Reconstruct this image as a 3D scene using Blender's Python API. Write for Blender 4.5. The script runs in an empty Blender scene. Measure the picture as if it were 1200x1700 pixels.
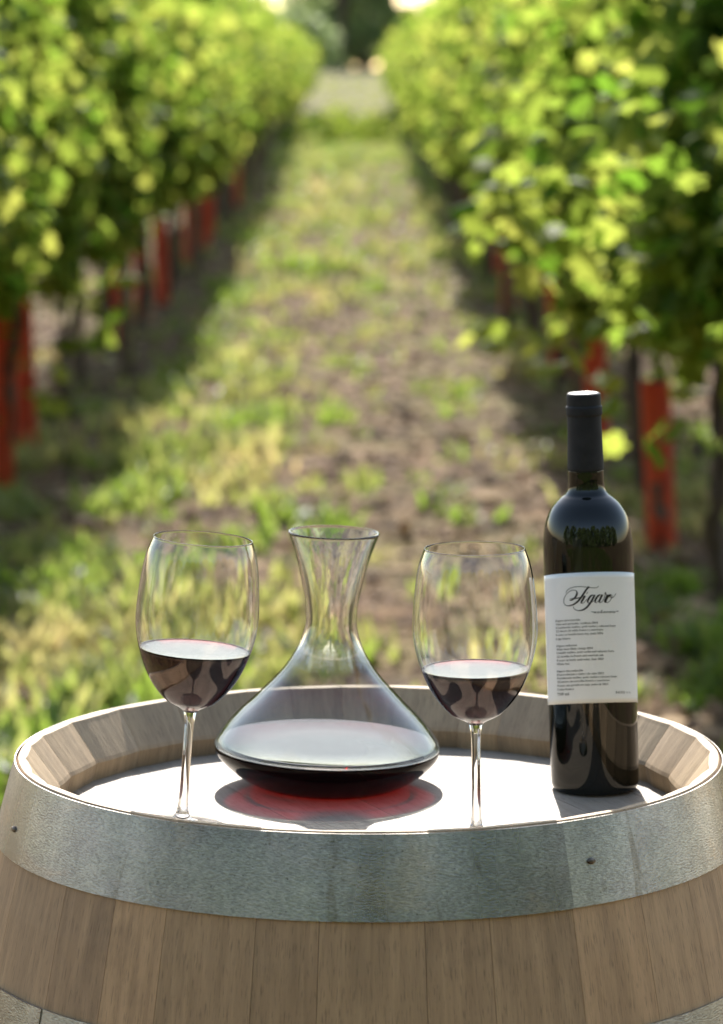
import bpy, bmesh, math, random
from mathutils import Vector, Matrix, noise
R = math.radians
random.seed(7)
S = bpy.context.scene
COL = S.collection

# ------------------------------------------------------------------ camera
CAM_Z = 1.505
cam_d = bpy.data.cameras.new('camera')
cam = bpy.data.objects.new('camera', cam_d); COL.objects.link(cam)
cam.location = (0, 0, CAM_Z); cam.rotation_euler = (R(90), 0, 0)
cam_d.sensor_fit = 'AUTO'; cam_d.sensor_width = 36
cam_d.lens = 5260/1700*36
cam_d.shift_y = -700/1700; cam_d.shift_x = 10/1700
cam_d.clip_start = .05; cam_d.clip_end = 3000
cam_d.dof.use_dof = True; cam_d.dof.focus_distance = 2.52; cam_d.dof.aperture_fstop = 7.2
S.camera = cam

# ------------------------------------------------------------------ sky and sun
SUN_EL, SUN_AZ = 39.0, -2.5           # azimuth from +Y towards +X
W = bpy.data.worlds.new('World'); S.world = W; W.use_nodes = True
wn = W.node_tree; wn.nodes.clear()
wo = wn.nodes.new('ShaderNodeOutputWorld'); bg = wn.nodes.new('ShaderNodeBackground')
sky = wn.nodes.new('ShaderNodeTexSky'); sky.sky_type = 'NISHITA'; sky.sun_disc = False
sky.sun_elevation = R(SUN_EL); sky.sun_rotation = R(SUN_AZ)
sky.air_density = 1.0; sky.dust_density = .7; sky.ozone_density = 1.0
hz = wn.nodes.new('ShaderNodeMix'); hz.data_type = 'RGBA'; hz.blend_type = 'MULTIPLY'; hz.inputs[0].default_value = 1
hz.inputs[7].default_value = (1.07, .965, .83, 1)      # summer haze takes some blue out of the sky
wn.links.new(sky.outputs[0], hz.inputs[6]); wn.links.new(hz.outputs[2], bg.inputs[0]); bg.inputs[1].default_value = .115
wn.links.new(bg.outputs[0], wo.inputs[0])
sl = bpy.data.lights.new('sun', 'SUN'); sl.energy = 4.0; sl.angle = R(.5); sl.color = (1, .95, .88)
sun = bpy.data.objects.new('sun', sl); COL.objects.link(sun)
sd = Vector((math.sin(R(SUN_AZ))*math.cos(R(SUN_EL)), math.cos(R(SUN_AZ))*math.cos(R(SUN_EL)), math.sin(R(SUN_EL))))
sun.rotation_euler = sd.to_track_quat('Z', 'Y').to_euler(); sun.location = sd*30
sl.cycles.is_caustics_light = True

S.view_settings.view_transform = 'Standard'; S.view_settings.look = 'None'
S.view_settings.exposure = 1.42; S.view_settings.gamma = 1; S.view_settings.use_curve_mapping = False
cy = S.cycles
cy.use_denoising = True; cy.max_bounces = 16; cy.transmission_bounces = 14; cy.glossy_bounces = 6
cy.diffuse_bounces = 3; cy.transparent_max_bounces = 16; cy.caustics_refractive = True; cy.caustics_reflective = False
cy.sample_clamp_indirect = 6; cy.blur_glossy = .5

# ------------------------------------------------------------------ material helpers
def mat(name):
    m = bpy.data.materials.new(name); m.use_nodes = True
    t = m.node_tree; p = t.nodes['Principled BSDF']
    return m, t, p
def nd(t, kind, **kw):
    n = t.nodes.new('ShaderNode'+kind)
    for k, v in kw.items():
        if k in n.inputs: n.inputs[k].default_value = v
        else: setattr(n, k, v)
    return n
def ramp(t, src, stops):
    r = t.nodes.new('ShaderNodeValToRGB'); e = r.color_ramp.elements
    while len(e) < len(stops): e.new(.5)
    for el, (p, c) in zip(e, stops):
        el.position = p; el.color = (c[0], c[1], c[2], 1) if not isinstance(c, (int, float)) else (c, c, c, 1)
    t.links.new(src, r.inputs[0]); return r.outputs[0]
def mixc(t, a, b, fac, mode='MIX'):
    n = t.nodes.new('ShaderNodeMix'); n.data_type = 'RGBA'; n.blend_type = mode; n.clamp_factor = True
    for i, v in ((0, fac), (6, a), (7, b)):
        if hasattr(v, 'is_output') or isinstance(v, bpy.types.NodeSocket): t.links.new(v, n.inputs[i])
        elif isinstance(v, (int, float)): n.inputs[i].default_value = v
        else: n.inputs[i].default_value = (v[0], v[1], v[2], 1)
    return n.outputs[2]
def noise_n(t, vec, scale, detail=4, rough=.55, dist=0):
    n = nd(t, 'TexNoise', Scale=scale, Detail=detail, Roughness=rough, Distortion=dist)
    if vec is not None: t.links.new(vec, n.inputs['Vector'])
    return n.outputs['Fac']
def mapping(t, vec, scale, loc=(0, 0, 0)):
    m = t.nodes.new('ShaderNodeMapping'); m.inputs['Scale'].default_value = scale; m.inputs['Location'].default_value = loc
    t.links.new(vec, m.inputs['Vector']); return m.outputs[0]
def bump(t, h, strength, dist, p):
    b = nd(t, 'Bump', Strength=strength, Distance=dist); t.links.new(h, b.inputs['Height'])
    t.links.new(b.outputs[0], p.inputs['Normal']); return b
def attr(t, name): return nd(t, 'Attribute', attribute_name=name)
def objco(t): return t.nodes.new('ShaderNodeTexCoord').outputs['Object']

# ---- oak (UV: u metres across, v metres along, per-stave offset; attribute tone)
def oak(name, light, dark, sheen=.6):
    m, t, p = mat(name)
    uv = nd(t, 'UVMap', uv_map='UVMap').outputs[0]
    tone = attr(t, 'tone').outputs['Fac']
    fine = noise_n(t, mapping(t, uv, (1000, 60, 1)), 1, 2, .6)
    mid = noise_n(t, mapping(t, uv, (130, 9, 1)), 1, 5, .65, .5)
    cath = noise_n(t, mapping(t, uv, (26, 3.2, 1)), 1, 3, .5, 1.2)
    blot = noise_n(t, mapping(t, uv, (9, 7, 1), (3, 3, 0)), 1, 5, .6)
    c = ramp(t, mid, [(.28, dark), (.5, tuple((a+b)/2 for a, b in zip(light, dark))), (.72, light)])
    c = mixc(t, c, ramp(t, cath, [(.35, .62), (.6, 1.0)]), .45, 'MULTIPLY')
    c = mixc(t, c, ramp(t, fine, [(.33, .3), (.43, 1.0)]), .5, 'MULTIPLY')
    c = mixc(t, c, ramp(t, tone, [(0, (.82, .79, .77)), (.5, (.95, .93, .90)), (1, (1.08, 1.03, .98))]), 1, 'MULTIPLY')
    st = ramp(t, blot, [(.57, 1.0), (.70, .55)])
    c = mixc(t, c, st, .65, 'MULTIPLY')
    t.links.new(c, p.inputs['Base Color'])
    p.inputs['Roughness'].default_value = sheen
    h = t.nodes.new('ShaderNodeMath'); h.operation = 'ADD'
    t.links.new(fine, h.inputs[0]); t.links.new(mid, h.inputs[1])
    bump(t, h.outputs[0], .35, .0012, p)
    return m
M_stave = oak('oak_stave', (.70, .445, .25), (.47, .29, .16))
M_chime = oak('oak_chime', (.60, .455, .29), (.41, .30, .185))
M_head = oak('oak_head', (.42, .37, .31), (.31, .27, .215), .6)

def galvanised():
    m, t, p = mat('galvanised_steel')
    o = objco(t)
    uv = nd(t, 'UVMap', uv_map='UVMap').outputs[0]
    big = noise_n(t, mapping(t, uv, (6, 10, 1)), 1, 5, .62)
    band = noise_n(t, mapping(t, uv, (11, 1.2, 1), (3, 0, 0)), 1, 3, .5)
    sp = nd(t, 'TexVoronoi', Scale=1, feature='F1'); t.links.new(mapping(t, uv, (300, 420, 1)), sp.inputs['Vector'])
    rot = t.nodes.new('ShaderNodeMapping'); rot.inputs['Rotation'].default_value = (0, 0, R(35)); rot.inputs['Scale'].default_value = (280, 760, 1)
    t.links.new(uv, rot.inputs['Vector'])
    gr = noise_n(t, rot.outputs[0], 1, 3, .6)
    pit = noise_n(t, mapping(t, uv, (430, 430, 1), (9, 5, 0)), 1, 2, .5)
    streak = noise_n(t, mapping(t, uv, (46, 9, 1), (7, 2, 0)), 1, 6, .65, .7)
    c = ramp(t, big, [(.3, (.31, .285, .275)), (.5, (.40, .37, .35)), (.7, (.52, .48, .445))])
    c = mixc(t, c, ramp(t, band, [(.36, (.70, .70, .68)), (.5, (1, 1, .985)), (.64, (1.32, 1.29, 1.25))]), .9, 'MULTIPLY')  # soft reflected glare painted into the steel tone as lighter bands
    warm = noise_n(t, mapping(t, uv, (9, 14, 1), (1, 8, 0)), 1, 5, .7, .6)
    c = mixc(t, c, ramp(t, warm, [(.40, (.97, 1.0, .96)), (.56, (1, 1, 1)), (.66, (1.08, .99, .90))]), 1, 'MULTIPLY')
    c = mixc(t, c, ramp(t, sp.outputs['Color'], [(0, .62), (1, 1.25)]), .5, 'MULTIPLY')
    c = mixc(t, c, ramp(t, gr, [(.30, .55), (.50, 1.0), (.7, 1.25)]), .6, 'MULTIPLY')
    c = mixc(t, c, ramp(t, pit, [(.27, .22), (.34, 1.0)]), .8, 'MULTIPLY')
    c = mixc(t, c, ramp(t, streak, [(.60, (1, 1, 1)), (.70, (.60, .54, .46))]), .65, 'MULTIPLY')
    t.links.new(c, p.inputs['Base Color'])
    p.inputs['Metallic'].default_value = .8
    t.links.new(ramp(t, band, [(.35, .24), (.65, .36)]), p.inputs['Roughness'])
    h = t.nodes.new('ShaderNodeMath'); h.operation = 'ADD'; t.links.new(gr, h.inputs[0]); t.links.new(big, h.inputs[1])
    bump(t, h.outputs[0], .3, .0012, p)
    return m
M_hoop = galvanised()
m, t, p = mat('rivet_steel'); M_rivet = m
p.inputs['Base Color'].default_value = (.12, .10, .085, 1); p.inputs['Metallic'].default_value = .8; p.inputs['Roughness'].default_value = .45
c = ramp(t, noise_n(t, objco(t), 400, 3), [(.4, (.10, .08, .065)), (.65, (.30, .25, .2))]); t.links.new(c, p.inputs['Base Color'])

def straight_mix(t, p, col, w, lo, hi):
    # face on, a tinted straight-through share imitates refracted light; at a slant it refracts and mirrors
    lw = nd(t, 'LayerWeight'); lw.inputs['Blend'].default_value = .5
    tr = nd(t, 'BsdfTransparent'); tr.inputs['Color'].default_value = (*col, 1)
    mx = nd(t, 'MixShader'); t.links.new(ramp(t, lw.outputs['Facing'], [(lo, w), (hi, 0.0)]), mx.inputs[0])
    t.links.new(p.outputs[0], mx.inputs[1]); t.links.new(tr.outputs[0], mx.inputs[2])
    t.links.new(mx.outputs[0], t.nodes['Material Output'].inputs['Surface'])
def glass_mat(name, tint):
    m, t, p = mat(name)
    p.inputs['Base Color'].default_value = (*tint, 1); p.inputs['Transmission Weight'].default_value = 1
    p.inputs['IOR'].default_value = 1.5
    # faint finger marks and wiping streaks in the gloss
    n = noise_n(t, mapping(t, objco(t), (160, 160, 14)), 1, 4, .6, .6)
    t.links.new(ramp(t, n, [(.55, 0.0), (.8, .035)]), p.inputs['Roughness'])
    return m
M_glass = glass_mat('clear_glass', (.985, .99, .985))
m, t, p = mat('decanter_glass'); M_dglass = m
p.inputs['Base Color'].default_value = (.985, .99, .985, 1); p.inputs['Transmission Weight'].default_value = 1
p.inputs['IOR'].default_value = 1.5; p.inputs['Roughness'].default_value = 0
hn = noise_n(t, mapping(t, objco(t), (55, 55, 20)), 1, 3, .5)
bump(t, hn, .07, .002, p)
# shoulder is made clear, without refraction, so straight sun can redden the shadow; the neck refracts
lw = nd(t, 'LayerWeight'); lw.inputs['Blend'].default_value = .5
def m2(op, a, b):
    n = t.nodes.new('ShaderNodeMath'); n.operation = op
    for i, v in enumerate((a, b)):
        if isinstance(v, bpy.types.NodeSocket): t.links.new(v, n.inputs[i])
        else: n.inputs[i].default_value = v
    return n.outputs[0]
fr = m2('ADD', m2('MULTIPLY', m2('POWER', lw.outputs['Facing'], 4.0), .9), .04)
tp = nd(t, 'BsdfTransparent'); t.links.new(ramp(t, lw.outputs['Facing'], [(.3, (.975, .98, .975)), (.95, (.72, .75, .73))]), tp.inputs['Color'])
gl = nd(t, 'BsdfGlossy'); gl.inputs['Roughness'].default_value = .02
thin = nd(t, 'MixShader'); t.links.new(fr, thin.inputs[0]); t.links.new(tp.outputs[0], thin.inputs[1]); t.links.new(gl.outputs[0], thin.inputs[2])
mx = nd(t, 'MixShader'); t.links.new(attr(t, 'tone').outputs['Fac'], mx.inputs[0])
t.links.new(p.outputs[0], mx.inputs[1]); t.links.new(thin.outputs[0], mx.inputs[2]); t.links.new(mx.outputs[0], t.nodes['Material Output'].inputs['Surface'])

m, t, p = mat('red_wine'); M_wine = m
p.inputs['Base Color'].default_value = (1, 1, 1, 1); p.inputs['Transmission Weight'].default_value = 1
p.inputs['IOR'].default_value = 1.345; p.inputs['Roughness'].default_value = 0
va = nd(t, 'VolumeAbsorption', Density=620.0); va.inputs['Color'].default_value = (.84, .02, .10, 1)
t.links.new(va.outputs[0], t.nodes['Material Output'].inputs['Volume'])

m, t, p = mat('decanter_wine'); M_dwine = m
p.inputs['Base Color'].default_value = (.07, .004, .006, 1); p.inputs['Transmission Weight'].default_value = 1
p.inputs['IOR'].default_value = 1.36; p.inputs['Roughness'].default_value = 0
va = nd(t, 'VolumeAbsorption', Density=620.0); va.inputs['Color'].default_value = (.955, .02, .05, 1)
t.links.new(va.outputs[0], t.nodes['Material Output'].inputs['Volume'])

straight_mix(t, p, (.85, .022, .025), .60, .40, .47)  # red tint stands in for light refracted through the wine into the shadow
m, t, p = mat('dark_bottle_glass'); M_bottle = m
p.inputs['Base Color'].default_value = (.0035, .0045, .0030, 1); p.inputs['Roughness'].default_value = .03
p.inputs['IOR'].default_value = 1.52
dn = noise_n(t, objco(t), 220, 5, .7)
t.links.new(ramp(t, dn, [(.6, .02), (.85, .16)]), p.inputs['Roughness'])
m, t, p = mat('matt_capsule'); M_caps = m
c = ramp(t, noise_n(t, objco(t), 90, 4), [(.35, (.010, .010, .012)), (.7, (.020, .020, .023))]); t.links.new(c, p.inputs['Base Color'])
p.inputs['Roughness'].default_value = .68; p.inputs['Specular IOR Level'].default_value = .35
bump(t, noise_n(t, mapping(t, objco(t), (60, 60, 200)), 3, 3), .1, .001, p)
m, t, p = mat('capsule_disc'); M_disc = m
p.inputs['Base Color'].default_value = (.30, .30, .31, 1); p.inputs['Metallic'].default_value = .6; p.inputs['Roughness'].default_value = .35
bump(t, noise_n(t, objco(t), 260, 3), .3, .001, p)
m, t, p = mat('label_paper'); M_paper = m
c = ramp(t, noise_n(t, objco(t), 700, 3), [(.3, (.92, .92, .905)), (.7, (.95, .95, .935))]); t.links.new(c, p.inputs['Base Color'])
p.inputs['Roughness'].default_value = .38
m, t, p = mat('black_ink'); M_ink = m
p.inputs['Base Color'].default_value = (.012, .011, .011, 1); p.inputs['Roughness'].default_value = .5

def leaf_mat(name, dif_a, dif_b, tr_a, tr_b, spec=.4, trw=.5, rough=.34):
    m, t, p = mat(name)
    v = attr(t, 'tone').outputs['Fac']
    t.links.new(mixc(t, dif_a, dif_b, v), p.inputs['Base Color'])
    p.inputs['Roughness'].default_value = rough; p.inputs['Specular IOR Level'].default_value = spec
    tr = nd(t, 'BsdfTranslucent'); t.links.new(mixc(t, tr_a, tr_b, v), tr.inputs['Color'])
    mx = nd(t, 'MixShader'); mx.inputs[0].default_value = trw
    t.links.new(p.outputs[0], mx.inputs[1]); t.links.new(tr.outputs[0], mx.inputs[2])
    t.links.new(mx.outputs[0], t.nodes['Material Output'].inputs['Surface'])
    return m
M_leaf = leaf_mat('vine_leaf', (.035, .085, .014), (.10, .155, .03), (.19, .36, .03), (.62, .63, .12), .10, .6, .6)
M_grass = leaf_mat('grass_blade', (.07, .13, .02), (.30, .235, .11), (.28, .43, .05), (.78, .62, .28), .3, .5, .45)
M_tree = leaf_mat('tree_leaf', (.16, .22, .09), (.24, .29, .13), (.38, .50, .20), (.55, .62, .30), .3, .65)
def bark(name, a, b):
    m, t, p = mat(name)
    n = noise_n(t, mapping(t, objco(t), (30, 30, 6)), 1, 5, .65)
    t.links.new(ramp(t, n, [(.35, a), (.65, b)]), p.inputs['Base Color']); p.inputs['Roughness'].default_value = .9
    bump(t, n, .8, .01, p); return m
M_bark = bark('vine_bark', (.045, .03, .02), (.15, .11, .08))
M_post = bark('weathered_post', (.14, .11, .085), (.30, .25, .20))
m, t, p = mat('red_tube_plastic'); M_tube = m
n = noise_n(t, mapping(t, objco(t), (12, 12, 5)), 1, 4)
t.links.new(ramp(t, n, [(.35, (.58, .055, .022)), (.7, (.80, .13, .045))]), p.inputs['Base Color']); p.inputs['Roughness'].default_value = .45
tr = nd(t, 'BsdfTranslucent'); tr.inputs['Color'].default_value = (.95, .17, .04, 1)
mx = nd(t, 'MixShader'); mx.inputs[0].default_value = .4
t.links.new(p.outputs[0], mx.inputs[1]); t.links.new(tr.outputs[0], mx.inputs[2]); t.links.new(mx.outputs[0], t.nodes['Material Output'].inputs['Surface'])

m, t, p = mat('vineyard_soil'); M_soil = m
o = objco(t)
n1 = noise_n(t, o, .9, 6, .6); n2 = noise_n(t, o, 5, 6, .65); n3 = noise_n(t, o, 28, 5, .7)
c = ramp(t, n2, [(.3, (.048, .023, .010)), (.5, (.165, .088, .040)), (.7, (.40, .24, .115))])
c = mixc(t, c, ramp(t, n3, [(.35, .45), (.65, 1.35)]), .9, 'MULTIPLY')
c = mixc(t, c, (.30, .27, .085), ramp(t, n1, [(.45, 0.0), (.62, .5)]))
c = mixc(t, c, mixc(t, (.19, .155, .055), (.12, .105, .032), n2), attr(t, 'tone').outputs['Fac'])
t.links.new(c, p.inputs['Base Color']); p.inputs['Roughness'].default_value = .95
bump(t, n3, 1.0, .06, p)
m, t, p = mat('dry_clod'); M_clod = m
v = attr(t, 'tone').outputs['Fac']
t.links.new(ramp(t, v, [(0, (.05, .026, .014)), (.5, (.20, .115, .062)), (1, (.58, .40, .23))]), p.inputs['Base Color']); p.inputs['Roughness'].default_value = .9

# ------------------------------------------------------------------ object helpers
def link(name, me, m=None, parent=None, loc=(0, 0, 0), rot=(0, 0, 0), smooth=False):
    if m is not None:
        me.materials.clear(); me.materials.append(m)
    if smooth:
        for f in me.polygons: f.use_smooth = True
    o = bpy.data.objects.new(name, me); COL.objects.link(o); o.parent = parent
    o.location = loc; o.rotation_euler = rot; return o
def mesh(name, verts, faces):
    me = bpy.data.meshes.new(name); me.from_pydata(verts, [], faces); me.update(); return me
def thing(name, label, cat, loc, rot=(0, 0, 0), group=None):
    o = bpy.data.objects.new(name, None); COL.objects.link(o); o.empty_display_size = .1
    o.location = loc; o.rotation_euler = rot; tag(o, label, cat, group); return o
def tag(o, label=None, cat=None, group=None, kind=None):
    for k, v in (('label', label), ('category', cat), ('group', group), ('kind', kind)):
        if v: o[k] = v
def tone_attr(me, vals):
    a = me.attributes.new('tone', 'FLOAT', 'FACE'); a.data.foreach_set('value', vals)
def smooth_profile(pts, n):
    """Catmull-Rom through (r, z) points, n steps per span"""
    out = []
    for i in range(len(pts)-1):
        p0 = pts[max(i-1, 0)]; p1 = pts[i]; p2 = pts[i+1]; p3 = pts[min(i+2, len(pts)-1)]
        for k in range(n):
            u = k/n
            out.append(tuple(.5*((2*p1[j]) + (-p0[j]+p2[j])*u + (2*p0[j]-5*p1[j]+4*p2[j]-p3[j])*u*u + (-p0[j]+3*p1[j]-3*p2[j]+p3[j])*u**3) for j in (0, 1)))
    out.append(tuple(pts[-1])); return [(max(r, 0), z) for r, z in out]
def lathe(name, prof, seg=96):
    verts, faces, rings = [], [], []
    for r, z in prof:
        if r < 1e-6: rings.append([len(verts)]); verts.append((0, 0, z))
        else:
            rings.append(list(range(len(verts), len(verts)+seg)))
            verts += [(r*math.cos(2*math.pi*k/seg), r*math.sin(2*math.pi*k/seg), z) for k in range(seg)]
    for a, b in zip(rings, rings[1:]):
        for k in range(seg):
            k2 = (k+1) % seg
            if len(a) == 1 and len(b) == 1: continue
            if len(a) == 1: faces.append((a[0], b[k2], b[k]))
            elif len(b) == 1: faces.append((a[k], a[k2], b[0]))
            else: faces.append((a[k], a[k2], b[k2], b[k]))
    return mesh(name, verts, faces)

# ------------------------------------------------------------------ ground
def gz(x, y):
    e = min(y, 150)-18                       # the vineyard climbs gently away from the barrel
    z = 0.0 if e < 0 else .0165*e*e/(e+6) + .006*max(0, y-62 if y < 150 else 88)
    amp = 1.0 if 3.4 < y < 60 else .4
    n = noise.noise((x*.9, y*.9, 3))*.04 + noise.noise((x*3.1, y*3.1, 7))*.022 + noise.noise((x*9, y*9, 1))*.020 + noise.noise((x*21, y*21, 4))*.010
    return z + amp*n - .02
def green(x, y):
    """how grassy the ground is at a place, 0..1"""
    g = noise.noise((x*1.3+4, y*.5, 5))*.6 + noise.noise((x*3.3, y*1.7, 9))*.75
    if y < 24: g += (.13 if x < -.35 else .02) - .30*max(0, min(1, (x+.45)/.7)) if x < .9 else .05
    elif y < 48: g -= .10
    elif y < 61: g += .7
    else: g -= .3
    if x < -1.0: g -= .34
    if 9.6 < y < 16 and -.25 < x < .8: g -= .26
    if y < 9.3 and x > -1: g += .14
    return g
ys = []; y = -60.0
while y < 900:
    ys.append(y)
    y += .07 if 6.5 < y < 16 else .14 if 3 < y < 30 else .5 if -4 < y < 70 else 6 if y < 200 else 60
xs = []; x = -300.0
while x < 300:
    xs.append(x); x += .09 if abs(x) < 2.6 else .5 if abs(x) < 8 else 8 if abs(x) < 60 else 40
gv = [(x, y, gz(x, y)) for y in ys for x in xs]; nx = len(xs)
gf = [(j*nx+i, j*nx+i+1, (j+1)*nx+i+1, (j+1)*nx+i) for j in range(len(ys)-1) for i in range(nx-1)]
gm = mesh('ground', gv, gf)
ga = gm.attributes.new('tone', 'FLOAT', 'POINT')
ga.data.foreach_set('value', [max(0, min(1, (v[1]-56)/8))*max(0, min(1, 1.2-abs(v[0])/40)) for v in gv])    # dry straw higher up the aisle
g = link('ground', gm, M_soil, smooth=True); g['kind'] = 'structure'

# grass and weeds growing in patches (uncountable)
def build_grass():
    rnd = random.Random(11); V, F, T = [], [], []
    def blade(x, y, z, h, w, lean, az, tn):
        ca, sa = math.cos(az), math.sin(az); px, py = -sa*w, ca*w
        i = len(V)
        m1 = lean*.35; V.extend([(x-px, y-py, z), (x+px, y+py, z), (x+ca*m1+px*.8, y+sa*m1+py*.8, z+h*.6), (x+ca*m1-px*.8, y+sa*m1-py*.8, z+h*.6), (x+ca*lean, y+sa*lean, z+h)])
        F.append((i, i+1, i+2, i+3)); F.append((i+3, i+2, i+4)); T.extend([tn, tn])
    n = 0
    while n < 7600:
        u = rnd.random(); y = 5.2*(125/5.2)**u; x = rnd.uniform(-1.9, 1.6) if rnd.random() < .8 else rnd.uniform(-5, 5)
        gg = max(green(x, y), .032)
        if rnd.random() > (gg-.02)*2.6: continue
        n += 1; sz = rnd.uniform(.7, 1.25)*(1 if y < 25 else 1.5)*(1.4 if rnd.random() < .12 else 1)
        z = gz(x, y)-.01; base = .35 if y > 61 else min(1, max(0, .28+.65*noise.noise((x*1.5, y*.75, 2))+rnd.uniform(-.2, .25)))
        for k in range(rnd.randint(7, 12)):
            az = rnd.uniform(0, 6.283); h = rnd.uniform(.03, .10)*sz
            blade(x+rnd.gauss(0, .035)*sz, y+rnd.gauss(0, .035)*sz, z, h, rnd.uniform(.006, .015)*sz, rnd.uniform(.02, .09)*sz, az, min(1, max(0, base+rnd.uniform(-.2, .2))))
    for _ in range(4500):                              # and behind the camera, mirrored in the bottle
        x, y = rnd.uniform(-7, 7), rnd.uniform(-20, -1.2); z = gz(x, y)-.01
        for k in range(8): blade(x+rnd.gauss(0, .06), y+rnd.gauss(0, .06), z, rnd.uniform(.08, .22), rnd.uniform(.01, .02), rnd.uniform(.03, .12), rnd.uniform(0, 6.28), rnd.uniform(0, .35))
    me = mesh('grass', V, F); tone_attr(me, T)
    o = link('grass', me, M_grass); tag(o, 'patchy backlit green grass and weeds between the vine rows', 'grass', kind='stuff')
build_grass()
def build_clods():
    rnd = random.Random(5)
    bm = bmesh.new(); bmesh.ops.create_icosphere(bm, subdivisions=1, radius=1)
    bv = [v.co.copy() for v in bm.verts]; bf = [tuple(v.index for v in f.verts) for f in bm.faces]; bm.free()
    V, F, T = [], [], []; n = 0
    while n < 11000:
        u = rnd.random(); y = 5.2*(45/5.2)**u; x = rnd.uniform(-2.2, 2.2)
        if rnd.random() < green(x, y)*1.9: continue
        n += 1; s = min(.05, rnd.lognormvariate(-4.0, .55)); i = len(V); z = gz(x, y); q = rnd.uniform(0, 9)
        tn = min(1, max(0, rnd.gauss(.45, .25)))
        for v in bv:
            k = s*(1+.5*noise.noise((v.x*1.3+q, v.y*1.3, v.z*1.3+q)))
            V.append((x+v.x*k*1.25, y+v.y*k, z+v.z*k*.62))
        for f in bf: F.append(tuple(a+i for a in f)); T.append(tn)
    n = 0
    while n < 9000:                                   # dry leaves and straw lying about
        u = rnd.random(); y = 5.2*(55/5.2)**u; x = rnd.uniform(-2.4, 2.3)
        n += 1; s = rnd.uniform(.008, .028); z = gz(x, y)+rnd.uniform(.004, .03); a = rnd.uniform(0, 6.28); i = len(V)
        tx, ty = rnd.gauss(0, .5), rnd.gauss(0, .5); e = rnd.choice((.3, .8, .8)); ca, sa = math.cos(a), math.sin(a)
        for p_, q_ in ((-1.4, 0), (0, -e), (1.4, 0), (0, e)):
            xx, yy = (p_*ca-q_*sa)*s, (p_*sa+q_*ca)*s; V.append((x+xx, y+yy, z+xx*tx+yy*ty))
        F.append((i, i+1, i+2, i+3)); T.append(rnd.uniform(.35, 1.0))
    me = mesh('soil_clods', V, F); tone_attr(me, T)
    o = link('soil_clods', me, M_clod); tag(o, 'brown dry clods, straw and dead leaves strewn over the tilled aisle', 'soil', kind='stuff')
build_clods()

# ------------------------------------------------------------------ wine barrel
RIM_Z = .95; BX, BY = .0111, 2.664
def r_out(z):                                        # outer stave radius, z from the rim downward (0..-.95)
    u = (z + .475)/.475
    return .370 - .0755*abs(u)**1.75
barrel = thing('wine_barrel', 'upright oak wine barrel with grey steel hoops, its sunlit head used as a table', 'barrel', (BX, BY, 0))
def build_staves():
    rnd = random.Random(21); ws = []
    while sum(ws) < 31.5: ws.append(rnd.uniform(.72, 1.35))
    tot = sum(ws); V, F, T, UV, MI = [], [], [], [], []
    zs = [0, -.004, -.03, -.05, -.10, -.15, -.2, -.3, -.475, -.65, -.8, -.9, -.95]
    a0 = .13
    for w in ws:
        da = w/tot*2*math.pi; gap = .0006
        a1 = a0+gap; a2 = a0+da-gap; off = rnd.uniform(0, 40); tn = min(1, max(0, rnd.gauss(.5, .27)))
        K = 4; cols = []
        wid = da*.30
        def prof():
            out = []
            for z in zs: out.append((r_out(z) - (.0012 if z == 0 else 0), z))
            inner = [(.0275, -.95), (.0275, -.60), (.0275, -.3), (.0275, -.0505)]
            out += [(max(.2700, r_out(z)-tk), z) for tk, z in inner]
            out += [(.2645, -.0500), (.2612, -.0345), (.2628, -.0315), (.2842, -.0035), (.2862, -.0006)]
            return out
        pf = prof(); L = len(pf); base = len(V)
        for k in range(K+1):
            a = a1+(a2-a1)*k/K
            chord = math.cos((a2-a1)/2)/math.cos(a-(a1+a2)/2)      # inside is straight across, outside slightly rounded
            edge = .0009 if k in (0, K) else 0
            for j, (r, z) in enumerate(pf):
                rr = r*(chord if j >= len(zs) else .5+.5*chord) - (edge*.4 if j < len(zs) else -edge)
                V.append((rr*math.sin(a), -rr*math.cos(a), RIM_Z+z))
        for k in range(K):
            for j in range(L):
                j2 = (j+1) % L
                F.append((base+k*L+j, base+(k+1)*L+j, base+(k+1)*L+j2, base+k*L+j2)); T.append(tn)
                MI.append(0 if j < len(zs)-1 else 1)
                for (kk, jj) in ((k, j), (k+1, j), (k+1, j2), (k, j2)):
                    s_ = sum(math.dist(pf[q], pf[q+1]) for q in range(min(jj, L-1))) if jj or j2 else 0
                    UV.append((wid*kk/K+off, s_+off*.37))
        F.append(tuple(base+j for j in range(L))); T.append(tn); MI.append(0); UV += [(off, 0)]*L
        F.append(tuple(base+K*L+j for j in reversed(range(L)))); T.append(tn); MI.append(0); UV += [(off, 0)]*L
        a0 += da
    me = mesh('staves', V, F); tone_attr(me, T)
    ul = me.uv_layers.new(name='UVMap'); ul.data.foreach_set('uv', [c for p_ in UV for c in p_])
    me.materials.append(M_stave); me.materials.append(M_chime); me.polygons.foreach_set('material_index', MI)
    bm = bmesh.new(); bm.from_mesh(me); bmesh.ops.recalc_face_normals(bm, faces=bm.faces); bm.to_mesh(me); bm.free()
    return link('staves', me, None, barrel)
build_staves()
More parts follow.
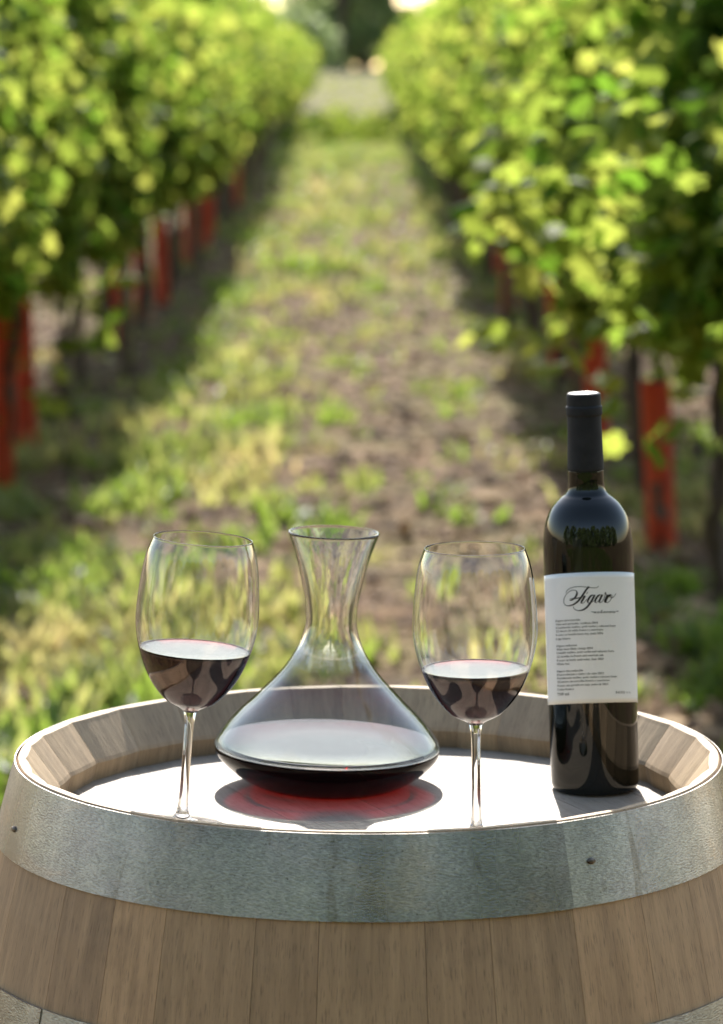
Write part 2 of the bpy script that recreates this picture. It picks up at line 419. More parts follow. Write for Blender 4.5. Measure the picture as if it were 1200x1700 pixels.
def build_head():
    rnd = random.Random(3); V, F, T, UV = [], [], [], []
    Rr = .2665; zt = RIM_Z-.05; ang = R(24); x = -Rr
    while x < Rr-1e-4:
        w = rnd.uniform(.055, .085); x2 = min(Rr, x+w)
        if Rr-x2 < .03: x2 = Rr
        off = rnd.uniform(0, 30); tn = min(1, max(0, rnd.gauss(.55, .2))); i0 = len(V); n = 10
        xa, xb = x+.0003, x2-.0003
        top = []
        for k in range(n+1):
            xx = xa+(xb-xa)*k/n; top.append((xx, -math.sqrt(max(0, Rr*Rr-xx*xx))))
        for k in range(n+1):
            xx = xb+(xa-xb)*k/n; top.append((xx, math.sqrt(max(0, Rr*Rr-xx*xx))))
        m_ = len(top)
        for zz in (zt, zt-.02): V += [(a*math.cos(ang)-b*math.sin(ang), a*math.sin(ang)+b*math.cos(ang), zz) for a, b in top]
        F.append(tuple(i0+k for k in range(m_))); T.append(tn); UV += [(a+off, b+off*.3) for a, b in top]
        for k in range(m_):
            k2 = (k+1) % m_; F.append((i0+k2, i0+k, i0+m_+k, i0+m_+k2)); T.append(tn); UV += [(off, 0)]*4
        x = x2
    me = mesh('head', V, F); tone_attr(me, T)
    ul = me.uv_layers.new(name='UVMap'); ul.data.foreach_set('uv', [c for p_ in UV for c in p_])
    o = link('head', me, M_head, barrel); o['label'] = 'pale sunlit barrel head of narrow planks'; return o
head = build_head(); head.cycles.is_caustics_receiver = True
def build_hoop(z0, z1, seam, rivets):
    seg = 200; prof = []
    th = .0011; n = 6
    for k in range(n+1):
        z = z0+(z1-z0)*k/n; prof.append((r_out(z)+.0004+th, z))
    for k in range(n+1):
        z = z1+(z0-z1)*k/n; prof.append((r_out(z)+.0004, z))
    V, F, UV = [], [], []; L = len(prof)
    for s in range(seg+1):
        a = seam + 2*math.pi*1.03*s/seg
        lift = .0010 if s > seg*.968 else .0010*max(0, (s-seg*.955)/(seg*.013))
        for r, z in prof: V.append(((r+lift)*math.sin(a), -(r+lift)*math.cos(a), RIM_Z+z))
    for s in range(seg):
        for j in range(L):
            j2 = (j+1) % L; F.append((s*L+j, (s+1)*L+j, (s+1)*L+j2, s*L+j2))
            for ss, jj in ((s, j), (s+1, j), (s+1, j2), (s, j2)): UV.append((ss/seg*2.0, prof[jj][1]))
    F.append(tuple(range(L))); UV += [(0, 0)]*L
    F.append(tuple(seg*L+j for j in reversed(range(L)))); UV += [(0, 0)]*L
    me = mesh('hoop', V, F); ul = me.uv_layers.new(name='UVMap'); ul.data.foreach_set('uv', [c for p_ in UV for c in p_])
    bm = bmesh.new(); bm.from_mesh(me); bmesh.ops.recalc_face_normals(bm, faces=bm.faces); bm.to_mesh(me); bm.free()
    h = link('hoop', me, M_hoop, barrel, smooth=True)
    e = me.attributes.new('sharp_edge', 'BOOLEAN', 'EDGE')
    sh = []
    for ed in me.edges:
        a, b = ed.vertices; ja, jb = a % L, b % L
        sh.append((ja == jb and ja in (0, n, n+1, 2*n+1)) or (a//L == b//L and a//L in (0, seg)))
    e.data.foreach_set('value', sh)
    for a, z in rivets:
        rr = r_out(z)+.0024
        pr = smooth_profile([(.0036, -.001), (.0034, .0003), (.0024, .0011), (0, .0014)], 3)
        rm = lathe('rivet', pr, 16)
        q = Vector((math.sin(a), -math.cos(a), .18)).normalized().to_track_quat('Z', 'Y')
        link('rivet', rm, M_rivet, h, (rr*math.sin(a), -rr*math.cos(a), RIM_Z+z), q.to_euler(), True).scale = (1.1, .66, 1)
    return h
build_hoop(-.0009, -.0625, .325, [(.585, -.031), (-1.2, -.040)])  # the left rivet is added in place of a dark dent
build_hoop(-.1545, -.20, -1.05, [(-.85, -.178)])
build_hoop(-.75, -.795, 2.0, []); build_hoop(-.888, -.946, 1.0, [])
HZ = RIM_Z-.05
def on_head(xi, d): return ((xi-590)*d/5260, d, HZ+.0003)

# ------------------------------------------------------------------ wine glasses
GLASS_OUT = [(.0055, .0945), (.0085, .0970), (.0165, .1010), (.0215, .1042), (.0295, .1125), (.0365, .1225), (.0418, .1335), (.0455, .1440),
             (.0482, .1540), (.0500, .1650), (.0504, .1740), (.0500, .1850), (.0492, .1960), (.0475, .2110), (.0450, .2240), (.0408, .2362)]
STEM = [(.0055, .0945), (.0047, .0905), (.0041, .084), (.0037, .070), (.0036, .050), (.0037, .030), (.0043, .018), (.0056, .0115), (.0080, .0075)]
FOOT = [(.0080, .0075), (.0125, .0050), (.021, .0032), (.031, .0022), (.0375, .0017), (.0383, .0010), (.0375, .0002), (.020, .0006), (0, .0010)]
def inner_r(z):
    pr = GLASS_OUT
    for (r0, z0), (r1, z1) in zip(pr, pr[1:]):
        if z0 <= z <= z1: return r0+(r1-r0)*(z-z0)/(z1-z0) - .0010
    return pr[-1][0]
def make_glass(label, loc, rot, level, tall):
    t = thing('wine_glass', label, 'wine glass', loc, rot, 'red wine glasses on the barrel')
    t.scale = (1, 1, tall)
    out = smooth_profile(GLASS_OUT, 6)
    th = .00085
    inn = [(max(0, r-th*(1.0+1.1*max(0, (.115-z)/.02))), z) for r, z in out if z > .1015]
    inn = [(.0, .1003), (.006, .1005), (.0125, .1013)] + inn
    rim = [(out[-1][0]-.0001, out[-1][1]+.0004), (out[-1][0]-.0005, out[-1][1]+.0005)]
    me = lathe('bowl', out+rim+inn[::-1], 128)
    link('bowl', me, M_glass, t, smooth=True)
    st = smooth_profile(STEM, 5); st.reverse(); link('stem', lathe('stem', st, 64), M_glass, t, smooth=True)
    ft = smooth_profile(FOOT, 5); ft.reverse(); link('foot', lathe('foot', ft, 96), M_glass, t, smooth=True)
    # the wine: overlaps half-way into the wall, with a small meniscus
    cut = [(r+th*.45, z) for r, z in inn if z < level-.0002]
    re = inner_r(level)+th*.45
    wp = [(0, cut[0][1]-th*.4)] + [(r, z-th*.4) for r, z in cut[1:]] + [(re, level+.0009), (re-.0007, level+.0005), (re-.0018, level+.0001), (re-.004, level), (re*.5, level), (0, level)]
    w = link('wine', lathe('wine', wp, 128), M_wine, t, smooth=True)
    w['label'] = 'dark red wine filling the lower bowl'
    return t
x_, y_, z_ = on_head(301, 2.590)
make_glass('wine glass left of the decanter, leaning slightly, part filled with red wine', (x_, y_, z_+.0026), (0, R(4.3), 0), .1452, 1.0)
x_, y_, z_ = on_head(791, 2.551)
make_glass('wine glass between the decanter and the bottle, part filled with red wine', (x_, y_, z_), (0, R(-.4), 0), .1388, .998)

# ------------------------------------------------------------------ decanter
D_OUT = [(.0560, 0), (.0640, .0018), (.0760, .0078), (.0875, .0165), (.0955, .0250), (.0982, .0315), (.0970, .0385), (.0930, .0450), (.0872, .0525), (.0778, .0625), (.0680, .0715),
         (.0585, .0810), (.0490, .0905), (.0408, .1000), (.0342, .1095), (.0286, .1195), (.0247, .1300), (.0226, .1400), (.0225, .1500), (.0236, .1600), (.0258, .1720), (.0292, .1870), (.0335, .2020), (.0400, .2196)]
dec = thing('decanter', 'wide-based clear glass decanter holding a shallow pool of dark red wine', 'decanter', on_head(541, 2.762), (R(.6), R(1.8), 0))
do = smooth_profile(D_OUT, 6); th = .0024
di = []
for i, (r, z) in enumerate(do):
    a = do[max(i-1, 0)]; b = do[min(i+1, len(do)-1)]; tx, tz = b[0]-a[0], b[1]-a[1]; l = math.hypot(tx, tz) or 1
    rr, zz = r - tz/l*th, z + tx/l*th
    if zz > .004 and (not di or zz > di[-1][1] or z > .03): di.append((rr, zz))
di = [(0, .0040), (.025, .0036), (.050, .0032)] + di
LEV = .0365
up_o = [q for q in do if q[1] > .0325 and q[1] > LEV-.0028]
up_i = [q for q in di if q[1] > LEV+.0004]
dp = [up_i[0]] + up_o + [(do[-1][0]-.0004, do[-1][1]+.0008), (do[-1][0]-.0013, do[-1][1]+.0008)] + up_i[::-1]
vm = lathe('glass_vessel', dp, 160)
va_ = vm.attributes.new('tone', 'FLOAT', 'POINT'); va_.data.foreach_set('value', [max(0, min(1, (.125-v.co.z)/.022)) for v in vm.vertices])
dg = link('glass_vessel', vm, M_dglass, dec, smooth=True)
z_top = up_o[0][1]
cut = [q for q in do if q[1] < z_top-.0002 and q[1] < .036]
rt = up_i[0][0]
wp = [(0, .0012), (.030, .0010), (.048, .0003)] + cut + [(up_o[0][0]-.0001, z_top-.0002), (rt+.0002, LEV+.0003), (rt-.0012, LEV+.0004), (rt-.004, LEV), (rt*.5, LEV), (0, LEV)]
dw = link('wine', lathe('wine', wp, 160), M_dwine, dec, smooth=True); dw['label'] = 'pool of dark red wine in the decanter base'
dw.cycles.is_caustics_caster = True

# ------------------------------------------------------------------ bottle
B_PROF = [(0, .004), (.020, .0025), (.0330, .0), (.0358, .0010), (.0376, .0045), (.0380, .010), (.0382, .03), (.0384, .08), (.0386, .13), (.0388, .19), (.0388, .2090),
          (.0384, .2175), (.0371, .2265), (.0349, .2345), (.0318, .2410), (.0276, .2468), (.0225, .2515), (.0182, .2550), (.0160, .2600), (.0154, .2680), (.0153, .2750), (.0146, .2775), (.0138, .30), (.0134, .334), (.0, .335)]
bt = thing('wine_bottle', 'tall black wine bottle with a white printed label and dark capsule', 'bottle', (*on_head(988, 2.745)[:2], HZ+.0011), (0, R(-1.7), 0))
bp = B_PROF[:3] + smooth_profile(B_PROF[2:-1], 5)[1:] + [B_PROF[-1]]
link('bottle_glass', lathe('bottle_glass', bp, 128), M_bottle, bt, smooth=True)
CAP = [(.01555, .2755), (.0158, .2756), (.0157, .285), (.0152, .30), (.0148, .3215), (.0150, .3225), (.0157, .3235), (.01585, .3265), (.01575, .3300), (.0150, .3310), (.0148, .3320), (.0149, .3385), (.0144, .3412), (.0132, .3418)]
cap = link('capsule', lathe('capsule', [CAP[0]]+smooth_profile(CAP[1:], 4), 96), M_caps, bt, smooth=True)
dsc = [(.0134, .3416), (.0130, .3421), (.0095, .3421), (.0090, .3416), (0, .3417)]
link('capsule_top', lathe('capsule_top', dsc, 64), M_disc, cap, smooth=True)

# label: local x across (metres, as seen from the front), z height; wraps the front half of the body.
LZ0, LZ1, LW = .0725, .1842, .0391
TP = .213                                            # its edges are cut as a shallow arch
def wrap(x, z, d=0.0):
    rb = .03900+d
    s = max(-.9999, min(.9999, x/.03905))
    a = math.asin(s)
    return (rb*math.sin(a), -rb*math.cos(a), z + TP*rb*math.cos(a))
def sag(z): return z - 0
nx_, nz_ = 72, 24; V, F = [], []
for j in range(nz_+1):
    for i in range(nx_+1):
        a = (-1+2*i/nx_)*R(86.5)
        V.append(wrap(.03905*math.sin(a), LZ0+(LZ1-LZ0)*j/nz_))
for j in range(nz_):
    for i in range(nx_): k = j*(nx_+1)+i; F.append((k, k+1, k+nx_+2, k+nx_+1))
me = mesh('label', V, F)
bm = bmesh.new(); bm.from_mesh(me); bmesh.ops.solidify(bm, geom=bm.faces[:], thickness=.00018); bmesh.ops.recalc_face_normals(bm, faces=bm.faces); bm.to_mesh(me); bm.free()
lab = link('label', me, M_paper, bt, smooth=True); lab['label'] = 'white paper label printed in black'
# label pixel frame: a zoomed view of the photo's label, 1200 x 1667 units; left/right edges and top/bottom rows
def lab_uv(px, py):
    v = (py-112)/(1535-112)
    xl = 78+(142-78)*v; xr = 1078+(1130-1078)*v
    return ((px-xl)/(xr-xl)*2-1)*LW, LZ1+(LZ0-LZ1)*v
def wrap_mesh(V2, d): return [wrap(*lab_uv(px, py), d) for px, py in V2]
def strokes(name, lines, wmin, wmax):
    V, F = [], []
    for pts in lines:
        pts = [tuple(map(float, q)) for q in pts]
        sp = []
        for i in range(len(pts)-1):
            p0 = pts[max(i-1, 0)]; p1 = pts[i]; p2 = pts[i+1]; p3 = pts[min(i+2, len(pts)-1)]
            for k in range(6):
                u = k/6; sp.append(tuple(.5*((2*p1[j])+(-p0[j]+p2[j])*u+(2*p0[j]-5*p1[j]+4*p2[j]-p3[j])*u*u+(-p0[j]+3*p1[j]-3*p2[j]+p3[j])*u**3) for j in (0, 1)))
        sp.append(pts[-1]); i0 = len(V); ws = []
        for i, q in enumerate(sp):
            a = sp[max(i-1, 0)]; b = sp[min(i+1, len(sp)-1)]; dx, dy = b[0]-a[0], b[1]-a[1]; l = math.hypot(dx, dy) or 1
            down = max(0, (dy*.88-dx*.48)/l)
            ws.append(wmin+(wmax-wmin)*down**1.6)
        ws = [sum(ws[max(0, i-2):i+3])/len(ws[max(0, i-2):i+3]) for i in range(len(ws))]
        for i, q in enumerate(sp):
            a = sp[max(i-1, 0)]; b = sp[min(i+1, len(sp)-1)]; dx, dy = b[0]-a[0], b[1]-a[1]; l = math.hypot(dx, dy) or 1
            w = ws[i]/2; V += [(q[0]-dy/l*w, q[1]+dx/l*w), (q[0]+dy/l*w, q[1]-dx/l*w)]
        for i in range(len(sp)-1): k = i0+2*i; F.append((k, k+1, k+3, k+2))
    me = mesh(name, wrap_mesh(V, .00022), F); return link(name, me, M_ink, lab)
FIG = [[(302, 326), (318, 295), (352, 276), (400, 266), (455, 265), (510, 271), (565, 280), (605, 284), (635, 280), (651, 267)],
       [(547, 268), (520, 298), (492, 340), (462, 385), (428, 425), (385, 455), (335, 467), (298, 456), (281, 420), (289, 372), (318, 328), (362, 302), (402, 304), (420, 332), (404, 375), (372, 402), (346, 408), (352, 392), (395, 386)], [(376, 390), (430, 386), (492, 372)], [(385, 396), (430, 391), (484, 378)],
       [(506, 366), (488, 398), (468, 432), (474, 448), (500, 434), (528, 404)], [(520, 347), (536, 328)],
       [(602, 378), (588, 362), (564, 374), (540, 412), (538, 442), (560, 440), (590, 402), (608, 364)],
       [(610, 360), (592, 398), (562, 448), (525, 494), (480, 520), (432, 523), (394, 506), (382, 476)], [(562, 446), (600, 428), (626, 400)],
       [(684, 376), (668, 362), (644, 376), (620, 412), (618, 442), (640, 440), (668, 404), (690, 364)],
       [(694, 360), (676, 396), (662, 430), (670, 447), (690, 436), (706, 412), (722, 372), (733, 340), (727, 350), (738, 360), (752, 364)], [(752, 362), (738, 392), (722, 428), (727, 446), (740, 440)],
       [(790, 362), (768, 368), (744, 402), (734, 434), (750, 448), (776, 430), (798, 394), (800, 368), (784, 364), (780, 384), (806, 394), (832, 370), (846, 348)]]
strokes('script_title', FIG, 6.0, 21.0)
def styled(s, up, lo, dg):
    out = ''
    for ch in s:
        if 'A' <= ch <= 'Z' and up: out += chr(up+ord(ch)-65)
        elif 'a' <= ch <= 'z' and lo: out += chr(lo+ord(ch)-97)
        elif '0' <= ch <= '9' and dg: out += chr(dg+ord(ch)-48)
        else: out += ch
    return out
def text_geo(s, px, py, width, height):
    """text outline fitted between px and px+width in the label frame, baseline py"""
    cu = bpy.data.curves.new('lettering', 'FONT'); cu.body = s; cu.size = 1; cu.resolution_u = 2
    ob = bpy.data.objects.new('lettering', cu); COL.objects.link(ob)
    bpy.context.view_layer.update()
    me = bpy.data.meshes.new_from_object(ob.evaluated_get(bpy.context.evaluated_depsgraph_get()))
    vs = [v.co.copy() for v in me.vertices]; fs = [tuple(f.vertices) for f in me.polygons]
    bpy.data.objects.remove(ob); bpy.data.curves.remove(cu); bpy.data.meshes.remove(me)
    if not vs: return [], []
    x0 = min(v.x for v in vs); x1 = max(v.x for v in vs)
    kx = width/(x1-x0); return [(px+(v.x-x0)*kx, py-v.y*height) for v in vs], fs
def lettering(name, items, style):
    V, F = [], []
    for s, px, py, w, h in items:
        v, f = text_geo(styled(s, *style), px, py, w, h); i = len(V); V += v; F += [tuple(a+i for a in q) for q in f]
    if V: link(name, mesh(name, wrap_mesh(V, .00022), F), M_ink, lab)
SERIF = (0x1D400, 0x1D41A, 0x1D7CE); SCRIPT = (0x1D4D0, 0x1D4EA, 0)
lettering('script_subtitle', [('unknown', 602, 560, 240, 62), ('-', 574, 558, 26, 62), ('-', 850, 555, 28, 62)], SCRIPT)
rows = [('Fígaro desconocido', 200, 634, 255), ('Vino más probable, vendimia 2014', 202, 673, 445), ('Usualmente malbec, petit verdot y cabernet franc', 203, 710, 645), ('12 meses de roble frances y americano', 205, 748, 502), ('9 años en botella hasta hoy, junio 2024', 206, 789, 500), ('Caja blanca', 207, 832, 148),
        ('Fígaro unknown', 214, 909, 212), ('Wine most likely vintage 2014', 215, 947, 380), ('Usually malbec, petit verdot and cabernet franc', 216, 985, 615), ('12 months in french and american oak', 218, 1026, 495), ('9 years in bottle until today, June 2024', 219, 1068, 495), ('White box', 220, 1108, 132),
        ('Fígaro desconhecido', 222, 1186, 272), ('Provavelmente o vinho é da safra 2014', 225, 1224, 494), ('Geralmente malbec, petit verdot e cabernet franc', 227, 1262, 640), ('12 meses em carvalho francês e americano', 229, 1301, 552), ('9 anos em garrafa até hoje, junho de 2024', 230, 1343, 538), ('Caixa branca', 233, 1384, 168)]
lettering('small_print', [(s, a, b, w, 30) for s, a, b, w in rows], SERIF)
lettering('bold_print', [('750 ml.', 229, 1440, 130, 40), ('14,5% v.v.', 850, 1438, 178, 36)], SERIF)

# ------------------------------------------------------------------ grapevines
LEAF = [(0, 0), (.30, -.18), (.62, .10), (.46, .42), (.70, .72), (.30, .80), (0, 1.08), (-.30, .80), (-.70, .72), (-.46, .42), (-.62, .10), (-.30, -.18)]
def leaves_mesh(name, spots, rnd, size):
    V, F, T = [], [], []
    for p_, nrm in spots:
        s = size*rnd.uniform(.65, 1.25)
        q = nrm.to_track_quat('Z', 'Y').to_matrix() @ Matrix.Rotation(rnd.gauss(math.pi, .9), 3, 'Z')
        fold = rnd.uniform(.1, .35); droop = rnd.uniform(0, .35); i = len(V); tn = min(1, max(0, rnd.gauss(.42, .26)))
        V.append(tuple(p_ + q @ Vector((0, .35*s, .02*s))))
        for a, b in LEAF:
            V.append(tuple(p_ + q @ Vector((a*s*.72, b*s*.9, (-abs(a)*fold - droop*b*b*.5)*s))))
        n = len(LEAF)
        for k in range(n): F.append((i, i+1+k, i+1+(k+1) % n)); T.append(tn)
    me = mesh(name, V, F); tone_attr(me, T); return me
def foliage_variant(k, n=2900):
    rnd = random.Random(100+k); spots = []
    # shoots rise from the cordon; others flop over the wires and hang down the flanks
    up = [(rnd.uniform(-.62, .62), rnd.gauss(0, .12), rnd.choice((-1, 1))*abs(rnd.gauss(.10, .08)), rnd.uniform(1.7, 2.42)) for _ in range(15)]
    hang = [(rnd.uniform(-.66, .66), rnd.gauss(0, .08), rnd.choice((-1, 1))*rnd.uniform(.15, .32), rnd.uniform(1.35, 2.15), rnd.uniform(.45, 1.0)) for _ in range(13)]
    while len(spots) < n:
        if rnd.random() < .62:
            x0, lean, out, top = rnd.choice(up); u = rnd.random()**.85
            p_ = Vector((out*math.sin(u*2.2)*1.2+rnd.gauss(0, .10), x0+lean*u+rnd.gauss(0, .06), .93+(top-.93)*u+rnd.gauss(0, .04)))
            if noise.noise((p_.x*2.2+k*7, p_.y*2.2, p_.z*2.2)) < -.2: continue
            sp_ = .5
        else:
            x0, lean, out, z0, ln = rnd.choice(hang); u = rnd.random()
            z = z0-ln*u
            if z < .80: continue
            p_ = Vector((out*min(1, .35+1.4*u)+rnd.gauss(0, .045), x0+lean*u+rnd.gauss(0, .045), z+.10*math.sin(u*3)))
            sp_ = .38
        nr = Vector((p_.x*1.3+rnd.gauss(0, sp_), rnd.gauss(0, .7), .32+rnd.gauss(0, .4))).normalized()
        spots.append((p_, nr))
    return leaves_mesh('foliage', spots, rnd, .077)
def tube_mesh(name, path, seg=10, bump_amp=0, seed=0):
    V, F = [], []
    for i, (c, r) in enumerate(path):
        a = path[max(i-1, 0)][0]; b = path[min(i+1, len(path)-1)][0]; q = (Vector(b)-Vector(a)).to_track_quat('Z', 'Y')
        for k in range(seg):
            an = 2*math.pi*k/seg; rr = r*(1+bump_amp*noise.noise((math.cos(an)*1.5+seed, math.sin(an)*1.5, i*.7)))
            V.append(tuple(Vector(c)+q @ Vector((rr*math.cos(an), rr*math.sin(an), 0))))
    for i in range(len(path)-1):
        for k in range(seg): F.append((i*seg+k, i*seg+(k+1) % seg, (i+1)*seg+(k+1) % seg, (i+1)*seg+k))
    F.append(tuple(reversed(range(seg)))); F.append(tuple((len(path)-1)*seg+k for k in range(seg)))
    return mesh(name, V, F)
def trunk_variant(k):
    rnd = random.Random(40+k); pts = []; x = y = 0
    for i in range(9):
        z = -.06+i*.105; x += rnd.gauss(0, .012); y += rnd.gauss(0, .014); pts.append(((x, y, z), .034-.0012*i+rnd.uniform(0, .006)))
    pts.append(((x, y+.05, .83), .022)); pts.append(((x, y+.22, .87), .016)); pts.append(((x, y+.55, .88), .011))
    return tube_mesh('trunk', pts, 10, .5, k)
FOL = [foliage_variant(k) for k in range(6)]; TRK = [trunk_variant(k) for k in range(4)]
def vine(label, x, y, group, k, first={}):
    t = thing('grapevine', label, 'grapevine', (x, y, gz(x, y)), (0, 0, (k*7 % 3 == 0)*math.pi + .06*math.sin(k*5.1)), group)
    s = .96+.09*math.sin(k*3.7); t.scale = (s, 1, s*(1.0+.05*math.sin(k*1.9))*(1 if y < 30 else max(.66, 1-(y-30)*.0048)))
    link('trunk', TRK[k % 4], None if TRK[k % 4].materials else M_bark, t, smooth=True)
    link('foliage', FOL[(k*5+k//6) % 6], None if FOL[(k*5+k//6) % 6].materials else M_leaf, t)
    return t
XL, XR = -1.37, 1.05
LEFT = [8.3, 9.6, 10.8, 12.1, 13.4, 14.7, 16.1, 17.4, 18.5, 19.7, 20.8, 22.1, 23.4, 24.6, 25.9, 27.2, 28.6, 30.0]
RIGHT = [6.9, 8.1, 9.3, 10.5, 11.9, 13.3, 14.6, 15.7, 16.8, 18.2, 19.6, 21.0, 22.3, 23.6, 25.0, 26.3, 27.6, 29.0]
while LEFT[-1] < 78: LEFT.append(LEFT[-1]+1.45)
while RIGHT[-1] < 82: RIGHT.append(RIGHT[-1]+1.45)
ORD = ['nearest', 'second', 'third', 'fourth', 'fifth', 'sixth', 'seventh', 'eighth', 'ninth', 'tenth', 'eleventh', 'twelfth', 'thirteenth', 'fourteenth', 'fifteenth', 'sixteenth']
for side, X, L, seed in (('left', XL, LEFT, 0), ('right', XR, RIGHT, 3)):
    for i, d in enumerate(L):
        if i < 14: lb = 'leafy grapevine in the row left of the aisle, %s from the camera' % ORD[i] if side == 'left' else 'leafy grapevine in the row right of the aisle, %s from the camera' % ORD[i]
        else: lb = 'small blurred grapevine far along the row %s of the aisle' % side
        vine(lb, X+.04*math.sin(d*2.3), d, 'grapevines of the %s row' % side if i < 14 else 'far grapevines of the %s row' % side, i+seed)
for side, X in (('left', XL-2.42), ('right', XR+2.42)):
    d = 11.0; i = 0
    while d < 44:
        vine('shaded grapevine of the next row beyond the %s one, seen between its trunks' % side, X, d, 'grapevines beyond the %s row' % side, i+2); d += 1.35; i += 1
# leafy shoots reaching out of the rows
def shoot(label, x, y, z, n, spread, seed, size=.10):
    rnd = random.Random(seed); sp = []
    for i in range(n): sp.append((Vector((rnd.gauss(0, spread[0]), rnd.gauss(0, spread[1]), rnd.gauss(0, spread[2]))), Vector((rnd.gauss(0, .5), -.2+rnd.gauss(0, .5), .7+rnd.gauss(0, .3))).normalized()))
    return leaves_mesh('shoot', sp, rnd, size)
def near_vine(side, d): return min((o for o in COL.objects if o.name.startswith('grapevine') and abs(o.location.x-(XL if side == 'left' else XR)) < .3), key=lambda o: abs(o.location.y-d))
def at(px, py, d): return Vector(((px-590)*d/5260, d, CAM_Z-(py-150)*d/5260))
bpy.context.view_layer.update()
for side, px, py, d, n, sp, seed, size in (('left', 160, 520, 11.6, 20, (.05, .06, .10), 1, .085), ('right', 895, 550, 11.2, 16, (.11, .05, .03), 2, .085),
                                           ('right', 900, 320, 7.2, 64, (.095, .10, .11), 3, .072), ('right', 990, 430, 7.6, 40, (.09, .1, .12), 4, .074), ('right', 1080, 230, 7.0, 34, (.09, .1, .10), 6, .074), ('right', 1120, 560, 8.2, 30, (.07, .08, .11), 9, .074),
                                           ('left', 10, 640, 12.0, 6, (.06, .05, .10), 5, .09), ('left', 75, 640, 13.0, 7, (.05, .05, .09), 8, .09)):
    v = near_vine(side, d); w = at(px, py, d)
    o = link('shoot', shoot('', 0, 0, 0, n, sp, seed, size), M_leaf, v); o.matrix_world = Matrix.Translation(w); 
    o.matrix_parent_inverse = Matrix(); o.matrix_basis = v.matrix_world.inverted() @ Matrix.Translation(w)
    o['label'] = 'bright sunlit shoot reaching out of the row'

# red grow tubes round young trunks
def tube_shape():
    V = []; F = []; seg = 20; prof = [(.052, 0), (.050, .15), (.049, .35), (.051, .60), (.0545, .615), (.0525, .617), (.0495, .60), (.0475, .35), (.0485, .15), (.0505, 0)]
    return lathe('grow_tube', prof, seg)
TM = tube_shape(); TM.materials.append(M_tube)
for f in TM.polygons: f.use_smooth = True
def grow_tube(side, d, label, sc=1.0, lean=0):
    X = XL if side == 'left' else XR; x = X+.04*math.sin(d*2.3)
    o = link('grow_tube', TM, None, None, (x, d, gz(x, d)), (R(lean), R(lean*.7), d)); o.scale = (1, 1, sc); tag(o, label, 'grow tube', 'red grow tubes round the vine trunks')
TUBES = {'left': [(12.1, 1.12, 2), (13.4, 1.1, -2), (18.5, .95, 1), (20.8, 1.1, -3), (22.1, 1.05, 2), (25.9, 1.05, 1), (28.6, 1.05, -2), (30.0, 1.15, 2), (36, 1.1, 0)],
         'right': [(10.5, .92, 2), (13.3, .9, -2), (16.8, .9, 3), (21.0, .95, -1), (25.0, .95, 0), (30.5, .95, 0)]}
for side, L in TUBES.items():
    vs = LEFT if side == 'left' else RIGHT
    for i, (d, sc, ln) in enumerate(L):
        d = min(vs, key=lambda q: abs(q-d))
        grow_tube(side, d, 'red grow tube round a trunk of the %s vine row, %s tube from the camera' % (side, ORD[i]), sc, ln)

# trellis posts
PM = tube_mesh('trellis_post', [((0, 0, -.1), .042), ((0, 0, 1.0), .040), ((.01, 0, 2.34), .037), ((.01, 0, 2.36), .030)], 12, .15)
PM.materials.append(M_post)
for side, X, ds in (('left', XL, (9.0, 16.8, 24.0, 31.0, 38.0)), ('right', XR, (7.5, 14.0, 20.3, 28.3, 36.0))):
    for i, d in enumerate(ds):
        o = link('trellis_post', PM, None, None, (X+.03+(.12 if side == 'left' else -.1), d, gz(X, d)), (0, 0, d), True)
        tag(o, 'weathered wooden trellis post among the leaves of the %s row, %s post from the camera' % (side, ORD[i]), 'post', 'trellis posts')

# ------------------------------------------------------------------ trees at the end of the aisle and behind the camera
def tree_mesh(seed, n, rx, z0, z1, size, narrow):
    rnd = random.Random(seed); sp = []; blobs = []
    for k in range(34):
        u = (k+rnd.random())/34; z = z0+(z1-z0)*u; w = rx*(math.sin(math.pi*min(1, .18+.82*u))**.6 if not narrow else (1-u*.35))
        a = rnd.uniform(0, 6.28); blobs.append((Vector((w*.6*math.cos(a), w*.6*math.sin(a), z)), w*rnd.uniform(.3, .55)))
    while len(sp) < n:
        c, r = rnd.choice(blobs); v = Vector((rnd.gauss(0, 1), rnd.gauss(0, 1), rnd.gauss(0, 1))).normalized()
        p_ = c+v*r*rnd.uniform(.6, 1.05); sp.append((p_, (v+Vector((rnd.gauss(0, .5), rnd.gauss(0, .5), .4))).normalized()))
    return leaves_mesh('crown', sp, rnd, size)
def tree(name, label, x, y, crown, h, group=None, rot=0, sc=1):
    t = thing(name, label, 'tree', (x, y, gz(x, y)-.1), (0, 0, rot), group); t.scale = (sc, sc, sc)
    link('crown', crown, None if crown.materials else M_tree, t)
    link('trunk', tube_mesh('trunk', [((0, 0, 0), h*.028), ((.05, 0, h*.3), h*.020), ((0, .05, h*.6), h*.013), ((.04, 0, h*.95), h*.003)], 10, .3), M_bark, t, smooth=True)
    return t
POP = [tree_mesh(61, 1900, 1.25, .6, 15, .5, True), tree_mesh(62, 1900, 1.35, .6, 13, .5, True)]
BRD = [tree_mesh(71, 2900, 4.2, .7, 9.5, .45, False), tree_mesh(72, 2900, 3.6, .6, 8, .45, False)]
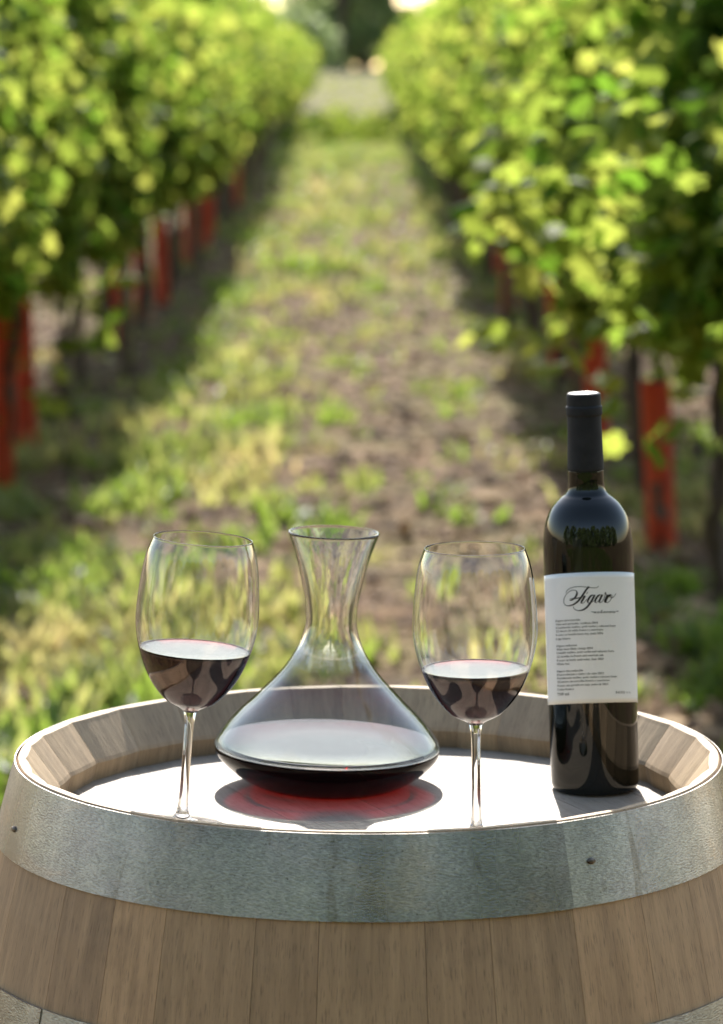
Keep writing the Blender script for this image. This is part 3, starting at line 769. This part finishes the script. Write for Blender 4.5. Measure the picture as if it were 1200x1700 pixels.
BSH = tree_mesh(75, 1500, 2.2, .2, 2.6, .3, False)
for x, y, c, lb, h in ((-.75, 150, POP[0], 'tall dark poplar at the end of the aisle, leftmost of three', 15), (.45, 154, POP[1], 'tall dark poplar at the end of the aisle, middle of three', 13), (1.7, 151, POP[0], 'tall dark poplar at the end of the aisle, rightmost of three', 13)):
    tree('poplar_tree', lb, x, y, c, h, 'poplars at the end of the aisle', x)
for i, (x, y, c, lb) in enumerate(((-7.6, 165, BRD[0], 'blurred broad tree beyond the end of the left vine row'), (7.9, 168, BRD[1], 'blurred broad tree beyond the end of the right vine row'),
                    (-14, 180, BRD[1], 'broad tree far beyond the left vine row'), (15, 178, BRD[0], 'broad tree far beyond the right vine row'), (-1.5, 195, BRD[1], 'pale broad tree far behind the poplars'))):
    tree('broad_tree', lb, x, y, c, 8, 'broad trees beyond the vineyard', i*1.7)
WD = tree_mesh(77, 420, .55, .02, .42, .075, False)
for i, (x, y, lb) in enumerate(((-.85, 55, 'low yellow-green weed clump crossing the far aisle, leftmost of three'), (-.1, 56.5, 'low yellow-green weed clump crossing the far aisle, middle of three'), (.62, 55.5, 'low yellow-green weed clump crossing the far aisle, rightmost of three'))):
    o = link('weed_clump', WD, None if WD.materials else M_leaf, None, (x, y, gz(x, y)), (0, 0, i*2)); o.scale = (1.5, 1.2, 1.35); tag(o, lb, 'weed', 'weed clumps across the far aisle')
for i, (x, y, lb) in enumerate(((-2.6, 140, 'low bush left of the poplars at the end of the aisle'), (3.6, 142, 'low bush right of the poplars at the end of the aisle'))):
    tree('bush', lb, x, y, BSH, 2.4, 'bushes by the poplars', i)
for i, (x, y, s) in enumerate(((-24, -10, 1.1), (-17, -15, 1.35), (-11, -19, 1.1), (-6, -20, 1.3), (-1, -23, 1.15), (4.5, -19, 1.4), (10, -21, 1.1), (15, -16, 1.3), (21, -13, 1.2), (27, -8, 1.3))):
    tree('broad_tree', 'dark tree behind the camera, seen only as a reflection in the bottle', x, y, BRD[i % 2], 8, 'trees mirrored in the bottle', i*2.1, s)
